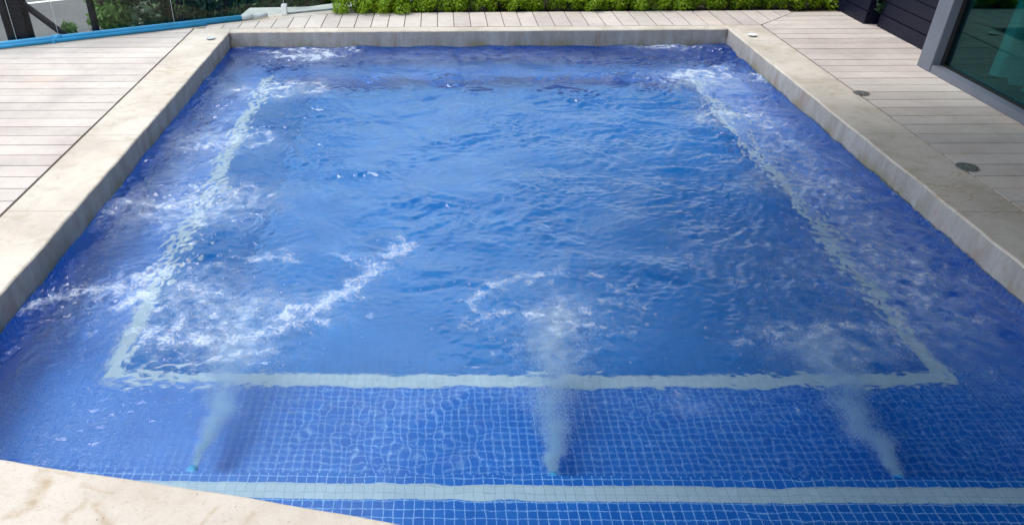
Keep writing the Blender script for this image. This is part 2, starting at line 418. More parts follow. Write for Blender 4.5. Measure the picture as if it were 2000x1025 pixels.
# ---------------------------------------------------------------- coping
bm = bmesh.new()
sweep(bm, (XL, YO), (XL, near_y(XL)+.0), COPL-.004, (1, 0), seed=2)
sweep(bm, (XR, YO), (XR, near_y(XR)), COPR-.004, (-1, 0), seed=3)
sweep(bm, (XL-.0005, YF), (XR+.0005, YF), COPF-.004, (0, -1), seed=4)
tag(link_mesh("coping", bm, [M_cop, M_edge]), kind="structure")
bm = bmesh.new()
xs = [XO0 + (XO1-XO0)*i/90 for i in range(91)]
rs = random.Random(7); prev = None; ja = 0
for x in xs:
    ja = ja*.6 + rs.gauss(0, .0012); y = near_y(x) + ja
    ring = [bm.verts.new(v) for v in ((x, y, -.14), (x, y, -.012), (x, y-.004, -.004), (x, y-.013, 0), (x, y-.25, 0), (x, -2.6, 0), (x, -2.6, -.14))]
    if prev:
        for k in range(6):
            f = bm.faces.new((prev[k], prev[k+1], ring[k+1], ring[k])); f.material_index = 1 if k < 1 else 0; f.smooth = k < 3
    prev = ring
bmesh.ops.recalc_face_normals(bm, faces=bm.faces)
tag(link_mesh("path", bm, [M_near, M_edge]), kind="structure")

# ---------------------------------------------------------------- deck of stone planks
FENCE = [(-9.0, 3.19), (-4.6, 5.24), (-3.4, 5.80), (-1.535, 6.665), (-1.31, 6.76), (-.56, 7.06), (1.2, 7.72), (3.5, 8.6)]
def fence_y(x):
    for (a, b) in zip(FENCE, FENCE[1:]):
        if a[0] <= x <= b[0]: return a[1] + (b[1]-a[1])*(x-a[0])/(b[0]-a[0])
def fence_x(y):
    for (a, b) in zip(FENCE, FENCE[1:]):
        if a[1] <= y <= b[1]: return a[0] + (b[0]-a[0])*(y-a[1])/(b[1]-a[1])
BW, GAP = .1372, .0075
bm = bmesh.new(); rl = bm.faces.layers.float.new("rnd"); rs = random.Random(11)
def plank(poly):
    r = rs.random(); dz = rs.uniform(-.0008, .0008)
    fs = prism(bm, poly, -.03, dz)
    for f in fs: f[rl] = r
MARG = .11
YD1 = YF + COPF + .49                       # back edge of the far planks
y = 4.0; 
while y > -2.6: y -= BW
while y < 6.9:
    y0, y1 = y+GAP/2, y+BW-GAP/2
    # left deck, cut by the slanting fence margin
    fx = lambda yy: (fence_x(yy+MARG) if yy+MARG > 3.2 else -9.0)
    xa, xb = max(-9, fx(y0)), max(-9, fx(y1))
    if xb < XO0-.03 and y1 < 6.7: plank([(xa+.01, y0), (XO0-.012, y0), (XO0-.012, y1), (xb+.01, y1)])
    # right deck with its mitre at the far corner
    mx = lambda yy: XO1+.006 + max(0, yy-YO)
    if y1 < YD1+.02: plank([(mx(y0)+.004, y0), (3.56, y0), (3.56, y1), (mx(y1)+.004, y1)])
    y += BW
x = -.005 - 20*BW + .02
while x < 3.3:
    x0, x1 = x+GAP/2, x+BW-GAP/2
    top = lambda xx: min(YD1, (fence_y(xx)-MARG))
    bot = lambda xx: max(YO+.006, YO + (xx-XO1))
    if top(x0)-bot(x0) > .03 and top(x1)-bot(x1) > .03:
        plank([(x0, bot(x0)), (x1, bot(x1)), (x1, top(x1)-.003), (x0, top(x0)-.003)])
    x += BW
deck = link_mesh("deck", bm, M_plank); tag(deck, kind="structure")
# pale border slab along the fence, and the dark bed in the joints
bm = bmesh.new()
pts = [(x, fence_y(x)) for x in [-9, -7, -5.8, -4.6, -4.0, -3.4, -2.8, -2.2, -1.535, -1.31, -.9, -.72]]
for a, b in zip(pts, pts[1:]):
    ya, yb = a[1]-MARG, b[1]-MARG
    prism(bm, [(a[0], ya), (b[0], yb), (b[0], b[1]+.05), (a[0], a[1]+.05)], -.14, .001)
tag(link_mesh("deck_border", bm, M_cop), kind="structure")
bm = bmesh.new()
prism(bm, [(-9, -2.6), (XO0-.002, -2.6), (XO0-.002, YO+.2), (-2.0, 6.42), (-2.9, 6.0), (-4.6, 5.2), (-9, 3.15)], -.3, -.0095)
box(bm, XO1+.002, 3.7, -2.6, YD1, -.3, -.0095)
prism(bm, [(XO0-.002, YO+.002), (XO1, YO+.002), (XO1, YD1-.004), (-.75, YD1-.004), (-1.31, 6.74), (-1.535, 6.64), (XO0-.002, 6.44)], -.3, -.0095)
tag(link_mesh("deck_bed", bm, M_base), kind="structure")

# retaining platform, terrain, road
bm = bmesh.new()
prism(bm, [(-9, 3.24), (-4.6, 5.29), (-3.4, 5.85), (-1.535, 6.715), (-1.31, 6.81), (-.56, 7.11), (1.2, 7.77), (3.5, 8.65), (3.5, 8.5), (1.2, 7.62), (-.56, 6.96), (-1.31, 6.66), (-1.535, 6.565), (-3.4, 5.7), (-4.6, 5.14), (-9, 3.09)], -1.3, -.145)
tag(link_mesh("retaining_wall", bm, M_kerb), "pale concrete retaining wall holding up the deck beneath the glass fence", "wall")
bm = bmesh.new()
g = 60
ext = 400
for i in range(1):
    vs = [bm.verts.new(v) for v in ((-ext, -ext, -1.2), (ext, -ext, -1.2), (ext, ext, -1.2), (-ext, ext, -1.2))]
    bm.faces.new(vs)
tag(link_mesh("terrain", bm, M_soil), kind="structure")
rd = Vector((.877, .48, 0)); rn = Vector((-.48, .877, 0)); rp = Vector((-6.6, 12.75, 0))
bm = bmesh.new()
def rquad(bm, s0, s1, w0, w1, z):
    bm.faces.new([bm.verts.new(rp + rd*s + rn*w + Vector((0, 0, z))) for s, w in ((s0, w0), (s1, w0), (s1, w1), (s0, w1))])
rquad(bm, -40, 60, -4.2, 5, -1.196)
tag(link_mesh("road", bm, M_asph), kind="structure")
bm = bmesh.new(); rquad(bm, -40, 60, -.06, .06, -1.192)
tag(link_mesh("road_line", bm, simple("road_paint", (.7, .7, .68), .7, .2, var=.15, sc=12)), kind="structure")

# white concrete ledge outside the glass
bm = bmesh.new()
prism(bm, [(-1.74, 6.66), (-1.31, 6.815), (-.56, 7.115), (1.2, 7.775), (3.5, 8.655), (3.5, 9.2), (1.2, 8.25), (-.5, 7.5), (-1.16, 7.11), (-1.70, 7.10)], -1.25, -.012)
bmesh.ops.bevel(bm, geom=bm.edges[:], offset=.01, segments=2, affect='EDGES')
tag(link_mesh("concrete_ledge", bm, M_kerb), "pale concrete ledge running outside the glass fence behind the hedge", "ledge")

# planting bed
bm = bmesh.new()
prism(bm, [(-.70, YD1+.002), (3.56, YD1+.002), (3.56, 8.55), (1.2, 7.60), (-.56, 6.94), (-.80, YD1+.03)], -.3, -.03)
tag(link_mesh("soil", bm, M_dirt), kind="structure")

# ---------------------------------------------------------------- leaf clouds
def leaf_mesh(name, n, fn, size, mat, seed, parent=None, loc=None):
    r = np.random.RandomState(seed)
    c, nrm, rnd = fn(r, n)
    n = len(c)
    a = r.normal(size=(n, 3)); nrm = nrm + .55*r.normal(size=(n, 3)); nrm /= np.linalg.norm(nrm, axis=1)[:, None]
    u = np.cross(nrm, a); u /= np.linalg.norm(u, axis=1)[:, None]; w = np.cross(nrm, u)
    s = size*(.6+.8*r.rand(n))[:, None]
    v = np.stack([c-u*s, c+w*s*.38, c+u*s, c-w*s*.38], 1).reshape(-1, 3)
    me = bpy.data.meshes.new(name)
    me.vertices.add(4*n); me.vertices.foreach_set("co", v.astype(np.float32).ravel())
    me.loops.add(4*n); me.loops.foreach_set("vertex_index", np.arange(4*n, dtype=np.int32))
    me.polygons.add(n); me.polygons.foreach_set("loop_start", np.arange(0, 4*n, 4, dtype=np.int32)); me.polygons.foreach_set("loop_total", np.full(n, 4, dtype=np.int32))
    me.update(); me.validate()
    at = me.attributes.new("rnd", 'FLOAT', 'FACE'); at.data.foreach_set("value", rnd.astype(np.float32))
    me.materials.append(mat)
    o = bpy.data.objects.new(name, me); C.objects.link(o)
    if parent: o.parent = parent
    if loc: o.location = loc
    return o
def clump_fn(blobs, jitter=.25):
    blobs = np.array(blobs, float)
    def fn(r, n):
        w = blobs[:, 3]**2; k = r.choice(len(blobs), n, p=w/w.sum())
        d = r.normal(size=(n, 3)); d /= np.linalg.norm(d, axis=1)[:, None]
        rr = blobs[k, 3]*(1 - jitter*r.rand(n)**1.5*1.6)
        c = blobs[k, :3] + d*rr[:, None]*np.array([1, 1, .85])
        tone = r.rand(len(blobs))[k]*.5 + r.rand(n)*.5
        return c, d, np.clip(tone, 0, 1)
    return fn

def make_shrub(seed):
    r = random.Random(seed); root = empty("hedge_shrub")
    bl = []
    for k in range(16):
        a = r.uniform(0, 6.28); q = r.uniform(0, .15)
        bl.append((q*math.cos(a)*1.2, q*math.sin(a), r.uniform(.05, .22), r.uniform(.04, .085)))
    leaf_mesh("foliage", 2600, clump_fn(bl), .016, M_lime, seed, root)
    b = bmesh.new()
    for k in range(6):
        a = r.uniform(0, 6.28); tube(b, [(0, 0, -.04), (.05*math.cos(a), .05*math.sin(a), .07), (.1*math.cos(a), .1*math.sin(a), .17)], [.006, .004, .002], 6)
    link_mesh("stem", b, M_bark, root)
    return root
protos = [make_shrub(s) for s in (21, 22, 23)]
for pr_ in protos: tag(pr_, "bright lime green low shrub in the hedge behind the far planks", "shrub", "lime green hedge shrubs behind the pool deck")
rs = random.Random(5); used = [False]*3; k = 0
row = []; front = []; back = []
x = -.74
while x < 3.5:
    row.append((x, YD1+(.17 if x > -.3 else .085)+rs.uniform(-.015, .03), rs.uniform(.8, 1.15) if x > -.1 else rs.uniform(.4, .55))); x += rs.uniform(.15, .21) if x > -.1 else .12
for (x, y) in [(-.05+.3*i, YD1+.45) for i in range(12)]: row.append((x+rs.uniform(-.05, .05), y+rs.uniform(-.04, .04), rs.uniform(.9, 1.15)))
for (x, y, s) in row:
    if y > fence_y(x)-(.16 if s > .6 else .03): continue
    i = k % 3; o = protos[i] if not used[i] else copy_tree(protos[i]); used[i] = True
    o.location = (x, y, -.03); o.rotation_euler = (0, 0, rs.uniform(0, 6.28))
    if y < YD1+.3: front.append(o)
    else: o["label"] = "lime green shrub in the back row of the hedge, half hidden by the front row"; o["group"] = "back row of hedge shrubs"; back.append(o); o.scale = (s, s, s*rs.uniform(.85, 1.1)); k += 1

ORD = "first second third fourth fifth sixth seventh eighth ninth tenth eleventh twelfth thirteenth fourteenth fifteenth sixteenth".split()
front.sort(key=lambda o: o.location.x); nf = len(front)
for i, o in enumerate(front):
    o["group"] = "front row of hedge shrubs"
    if i == 0: o["label"] = "smallest lime green shrub at the left end of the hedge, beside the pale ledge"
    elif i == nf-1: o["label"] = "lime green shrub at the right end of the hedge, against the navy wall"
    elif i < nf/2: o["label"] = "%s lime green shrub from the left end of the hedge's front row" % ORD[i]
    else: o["label"] = "%s lime green shrub from the navy wall in the hedge's front row" % ORD[nf-1-i]

back.sort(key=lambda o: o.location.x); nb = len(back)
for i, o in enumerate(back):
    o["label"] = "%s shrub from the %s in the hedge's back row" % ((ORD[i], "left end") if i < nb/2 else (ORD[nb-1-i], "navy wall"))

def make_tree(name, label, cat, loc, h, rad_, n, mat, seed, size=.05, group=None):
    r = random.Random(seed); root = empty(name, loc); bl = []
    for k in range(26):
        a = r.uniform(0, 6.28); q = rad_*r.random()**.6; z = r.uniform(.12, 1)*h
        f = math.sin(min(1, z/h*1.1)*math.pi*.85+.25)
        bl.append((q*math.cos(a)*f, q*math.sin(a)*f, z, rad_*r.uniform(.18, .4)))
    leaf_mesh("crown", n, clump_fn(bl, .5), size, mat, seed, root)
    b = bmesh.new(); tube(b, [(0, 0, -.05), (.03, .02, h*.35), (-.02, .03, h*.7)], [rad_*.09, rad_*.06, rad_*.03], 8)
    for k in range(5):
        a = r.uniform(0, 6.28); tube(b, [(0, 0, h*.25), (rad_*.3*math.cos(a), rad_*.3*math.sin(a), h*.5), (rad_*.6*math.cos(a), rad_*.6*math.sin(a), h*.75)], [rad_*.04, rad_*.025, rad_*.01], 6)
    link_mesh("trunk", b, M_bark, root)
    return tag(root, label, cat, group)
T = [("shrub_tree", "leafy mid green bush beside the road, leftmost of the bushes beyond the glass", (-3.75, 9.2), 1.5, .62, M_bgreen),
     ("shrub_tree", "dark green bush beyond the glass between the two slim dark posts", (-3.05, 8.9), 1.7, .75, M_dgreen),
     ("shrub_tree", "dense dark bush beyond the glass just left of the ivy clad post", (-2.35, 9.3), 1.8, .8, M_dgreen),
     ("shrub_tree", "dark green bush beyond the glass just right of the ivy clad post", (-1.75, 9.0), 1.3, .65, M_dgreen),
     ("shrub_tree", "grey green bush beyond the left end of the pale concrete ledge", (-1.15, 9.6), 1.2, .8, M_mgreen),
     ("shrub_tree", "dark bush standing farther back beyond the concrete ledge", (-.3, 10.0), 1.4, .9, M_dgreen),
     ("shrub_tree", "dark tall bush in the back row beside the road", (-3.2, 10.6), 2.2, .9, M_dgreen),
     ("shrub_tree", "dark tall bush in the back row behind the ivy clad post", (-1.9, 10.9), 2.2, 1.0, M_dgreen)]
for i, (nm, lb, (x, y), h, r_, mt) in enumerate(T):
    make_tree(nm, lb, "bush", (x, y, -1.2), h, r_, 5200, mt, 40+i, .055)
for i, (x, y, h) in enumerate([(-3.28, 6.75, 1.12), (-2.95, 6.95, 1.0), (-3.95, 6.6, .8)]):
    make_tree("weed", ["small yellow green weed growing up by the foot of the slanting steel brace", "low scrubby weed just outside the glass right of the steel brace", "low weed outside the glass behind the two dark steel posts"][i], "plant", (x, y, -1.2), h, .2, 1500, M_mgreen, 60+i, .03)
bm = bmesh.new()
# low scrub at the foot of the bushes: nobody could count it
def scrub(r, n):
    c = np.c_[r.uniform(-4.2, .6, n), r.uniform(7.3, 12.5, n), -1.2 + r.rand(n)**2*.30]
    return c, np.tile([0, 0, 1.], (n, 1)), r.rand(n)
o = leaf_mesh("ground_cover", 16000, scrub, .05, M_mgreen, 77); tag(o, "scrubby low ground cover under the bushes beyond the glass", "ground cover", kind="stuff")
bm.free()

# ---------------------------------------------------------------- glass fence
root = empty("glass_fence", (-1.31, 6.79, 0)); rx, ry = -1.31, 6.79
tag(root, "frameless clear glass fence along the left and far edge of the deck", "fence")
joints = [-6.2, -4.6, -3.262, -2.985, -2.17, -1.315, -.56, 1.2]
for a, b in zip(joints, joints[1:]):
    pa = Vector((a+.006, fence_y(a+.006)+.03, 0)); pb = Vector((b-.006, fence_y(b-.006)+.03, 0))
    d = (pb-pa).normalized(); n = Vector((-d.y, d.x, 0))*.005
    bm = bmesh.new(); prism(bm, [((q.x-rx), (q.y-ry)) for q in (pa-n, pb-n, pb+n, pa+n)], .01, 1.15)
    link_mesh("glass_panel", bm, M_clear, root)
    bm = bmesh.new(); prism(bm, [((q.x-rx), (q.y-ry)) for q in (pb+d*.0005-n*.8, pb+d*.004-n*.8, pb+d*.004+n*.8, pb+d*.0005+n*.8)], .01, 1.15)
    link_mesh("panel_seal", bm, M_grip, root)
for cx_ in (-1.318, -.62):
    bm = bmesh.new(); cy = fence_y(cx_)+.03
    box(bm, cx_-rx-.022, cx_-rx+.022, cy-ry-.03, cy-ry-.008, .0, .085); box(bm, cx_-rx-.022, cx_-rx+.022, cy-ry+.008, cy-ry+.03, .0, .085)
    bmesh.ops.bevel(bm, geom=bm.edges[:], offset=.003, segments=2, affect='EDGES')
    link_mesh("clamp", bm, M_white, root)
bm = bmesh.new()
for a, b in ((-1.29, -.56), (-.56, 1.2)):
    pa = Vector((a, fence_y(a)+.03, 0)); pb = Vector((b, fence_y(b)+.03, 0)); d = (pb-pa).normalized(); n = Vector((-d.y, d.x, 0))*.014
    prism(bm, [((q.x-rx), (q.y-ry)) for q in (pa-n, pb-n, pb+n, pa+n)], -.002, .010)
link_mesh("base_channel", bm, simple("grey_channel", (.16, .19, .21), .5, .4, .3), root)

# pool pole lying along the glass
pa = Vector((-5.2, fence_y(-5.2)-.03, .024)); pb = Vector((-1.60, fence_y(-1.60)-.035, .024)); d = (pb-pa).normalized()
root = empty("pool_pole", (pb.x, pb.y, 0)); off = Vector((pb.x, pb.y, 0))
tag(root, "long blue telescopic pool pole with a grey tip lying at the foot of the glass", "pole")
mid = pa.lerp(pb, .985)
bm = bmesh.new(); tube(bm, [pa-off, pa.lerp(pb, .5)-off, mid-off], .0235, 20); link_mesh("outer_tube", bm, M_blue, root)
n = Vector((-d.y, d.x, 0))
bm = bmesh.new(); tube(bm, [pa-off+n*-.038+Vector((0, 0, -.008)), mid-off+n*-.038+Vector((0, 0, -.008))-d*.3], .0145, 16); link_mesh("inner_tube", bm, M_blue, root)
bm = bmesh.new(); tube(bm, [mid-off+d*.001, mid-off+d*.10], [.021, .021], 16); tube(bm, [mid-off+d*.101, mid-off+d*.23], [.017, .015], 16); link_mesh("tip", bm, M_grip, root)
cp_ = Vector((-2.98, fence_y(-2.98)-.03, .024))
bm = bmesh.new(); tube(bm, [cp_-off-d*.04, cp_-off+d*.04], .028, 20); box(bm, cp_.x-off.x-.012, cp_.x-off.x+.012, cp_.y-off.y-.07, cp_.y-off.y-.01, .002, .03); link_mesh("clip", bm, M_blue, root)

# steel posts outside the glass
def post(nm, label, x, y, w, top, extra=None, cat="post"):
    root = empty(nm, (x, y, -1.2)); tag(root, label, cat)
    bm = bmesh.new(); t = .008
    box(bm, -w/2, w/2, -w*.6, -w*.6+t, 0, top+1.2); box(bm, -w/2, w/2, w*.6-t, w*.6, 0, top+1.2); box(bm, -t/2, t/2, -w*.6+t, w*.6-t, 0, top+1.2)
    link_mesh("column", bm, M_steel, root)
    bm = bmesh.new(); box(bm, -w, w, -w, w, -.001, .015); link_mesh("base_plate", bm, M_steel, root)
    return root
r1 = post("steel_post", "thick dark steel post with a slanting brace, outside the left glass", -3.57, 6.6, .105, 2.2)
bm = bmesh.new(); tube(bm, [(.03, 0, 1.37), (.38, .02, 1.04), (.62, .03, .80)], .03, 4); link_mesh("brace", bm, M_steel, r1)
bm = bmesh.new(); tube(bm, [(.62, .03, .83), (.62, .03, 0)], .022, 8); link_mesh("brace_foot", bm, M_steel, r1)
post("steel_post", "thinner dark steel post at the far left, left of the braced post", -3.665, 6.55, .05, 2.2)
post("steel_post", "slim dark post standing among the bushes beyond the glass", -3.78, 8.5, .055, 2.0)
r2 = post("steel_post", "slim dark post with a green climber, behind the middle of the blue pole", -2.50, 7.6, .055, 2.0)
def ivy(r, n):
    z = r.uniform(1.0, 1.02, n)+np.sort(r.rand(n))*1.55; a = r.uniform(0, 6.28, n); q = .03+.03*r.rand(n)
    d = np.c_[np.cos(a), np.sin(a), np.zeros(n)]
    return d*q[:, None]+np.c_[np.zeros(n), np.zeros(n), z], d, r.rand(n)
leaf_mesh("climber", 500, ivy, .022, M_mgreen, 90, r2)
r3 = post("steel_post", "slim dark post beyond the pale ledge behind the white glass clamp", -1.33, 7.2, .03, 1.6)
leaf_mesh("climber", 420, ivy, .018, M_mgreen, 91, r3)
bm = bmesh.new(); prism(bm, [(-5.6, 5.75), (-3.75, 6.15), (-3.78, 6.35), (-5.65, 5.95)], -1.22, -.16)
bmesh.ops.bevel(bm, geom=bm.edges[:], offset=.01, segments=1, affect='EDGES')
tag(link_mesh("garden_wall", bm, simple("dark_brown_render", (.03, .022, .022), .8, .2)), "low dark brown wall outside the glass at the far left", "wall")

# ---------------------------------------------------------------- drains and caps set in the stone
def disc_thing(name, label, x, y, r, mat, slots=True, lift=.0, cat="drain", group=None):
    root = empty(name, (x, y, 0)); tag(root, label, cat, group)
    bm = bmesh.new(); tube(bm, [(0, 0, .0012+lift), (0, 0, .0042+lift)], [r, r*.985], 40)
    link_mesh("rim" if slots else "cap", bm, mat, root)
    bm = bmesh.new()
    if slots:
        for k in range(3):
            rr = r*(.35+.22*k)
            for j in range(5+3*k):
                a0 = 2*math.pi*j/(5+3*k); a1 = a0 + 2*math.pi/(5+3*k)*.72; st = 5
                for q in range(st):
                    b0 = a0+(a1-a0)*q/st; b1 = a0+(a1-a0)*(q+1)/st
                    vs = [bm.verts.new((c*math.cos(b), c*math.sin(b), .0048)) for c, b in ((rr, b0), (rr+.004, b0), (rr+.004, b1), (rr, b1))]
                    bm.faces.new(vs)
        link_mesh("slot", bm, M_gasket, root)
    else:
        tube(bm, [(0, 0, .0), (0, 0, .0012+lift)], [r*.5, r*.5], 24); link_mesh("stub", bm, M_drain, root)
    return root
disc_thing("floor_drain", "round dark slotted drain in the right deck nearest the window", 2.655, 3.553, .052, M_drain)
disc_thing("floor_drain", "flat round drain at the right coping joint, halfway along the pool", 2.652, 4.661, .047, M_drain)
disc_thing("anchor_cap", "small raised white metal cap on the far right coping corner", 2.444, 5.995, .034, M_white, False, .010, "cap")
disc_thing("anchor_cap", "small grey metal cap on the far left coping corner", -1.771, 6.0, .034, M_grip, False, .008, "cap")

# ---------------------------------------------------------------- house on the right
root = empty("house", (4.5, 2.0, 0)); tag(root, "modern house with navy cladding and a big framed window right of the pool", "house")
ox, oy = 4.5, 2.0
def hb(name, boxes, mat, parent=root, bev=0):
    bm = bmesh.new()
    for (x0, x1, y0, y1, z0, z1) in boxes: box(bm, x0-ox, x1-ox, y0-oy, y1-oy, z0, z1)
    if bev: bmesh.ops.bevel(bm, geom=bm.edges[:], offset=bev, segments=2, affect='EDGES')
    return link_mesh(name, bm, mat, parent)
def clad(y0, y1, x, name="wall_panel"):
    bx = [(x+.012, x+.2, y0, y1, .0, 2.8)]
    z = .10
    bx.append((x-.004, x+.010, y0, y1, .0, .095))
    while z < 2.78:
        bx.append((x, x+.010, y0, y1, z+.003, z+.088)); z += .094
    return hb(name, bx, M_navy)
clad(6.335, 7.6, 3.452); clad(5.24, 6.262, 3.522)
hb("wall", [(3.62, 3.8, 6.262, 6.335, 0, 2.8), (3.8, 9, 7.4, 7.6, 0, 2.8), (8.8, 9, -2.6, 7.4, 0, 2.8), (3.8, 8.8, -2.6, -2.4, 0, 2.8)], M_navy)
hb("shade_roof", [(-.3, 9.2, -2.8, 5.3, 2.802, 3.05)], M_roof, bev=.01)  # out of view; overhang stretched across the pool to shade its near right
wf = hb("window_frame", [(3.29, 3.43, 5.08, 5.235, 0, 2.62), (3.292, 3.43, -2.4, 5.078, 0, .05), (3.29, 3.43, -2.4, 5.078, 2.5, 2.62), (3.29, 3.43, -2.55, -2.402, 0, 2.62)], M_frame, bev=.004)
hb("window_gasket", [(3.345, 3.375, 5.045, 5.079, .052, 2.498), (3.345, 3.375, -2.4, 5.043, .051, .062)], M_gasket, wf)
hb("window_glass", [(3.352, 3.362, -2.4, 5.043, .063, 2.498)], M_teal, wf)
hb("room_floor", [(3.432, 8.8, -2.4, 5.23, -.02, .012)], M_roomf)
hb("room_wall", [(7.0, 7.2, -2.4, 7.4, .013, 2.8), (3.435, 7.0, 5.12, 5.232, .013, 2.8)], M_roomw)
bm = bmesh.new()
ys = np.arange(-2.3, 4.96, .02); pv = None
for yy in ys:
    xx = 3.62 + .035*math.sin(yy*38) + .012*math.sin(yy*91+1)
    c = [bm.verts.new((xx-ox, yy-oy, .03)), bm.verts.new((xx-ox, yy-oy, 2.45))]
    if pv: f = bm.faces.new((pv[0], c[0], c[1], pv[1])); f.smooth = True
    pv = c
bmesh.ops.solidify(bm, geom=bm.faces[:], thickness=.004)
link_mesh("curtain", bm, M_curt, root)
pl = make_tree("corner_plant", "small dark leafy plant in the gap between the two navy wall panels", "plant", (3.54, 6.30, 0), .5, .06, 420, M_dgreen, 95, .03)

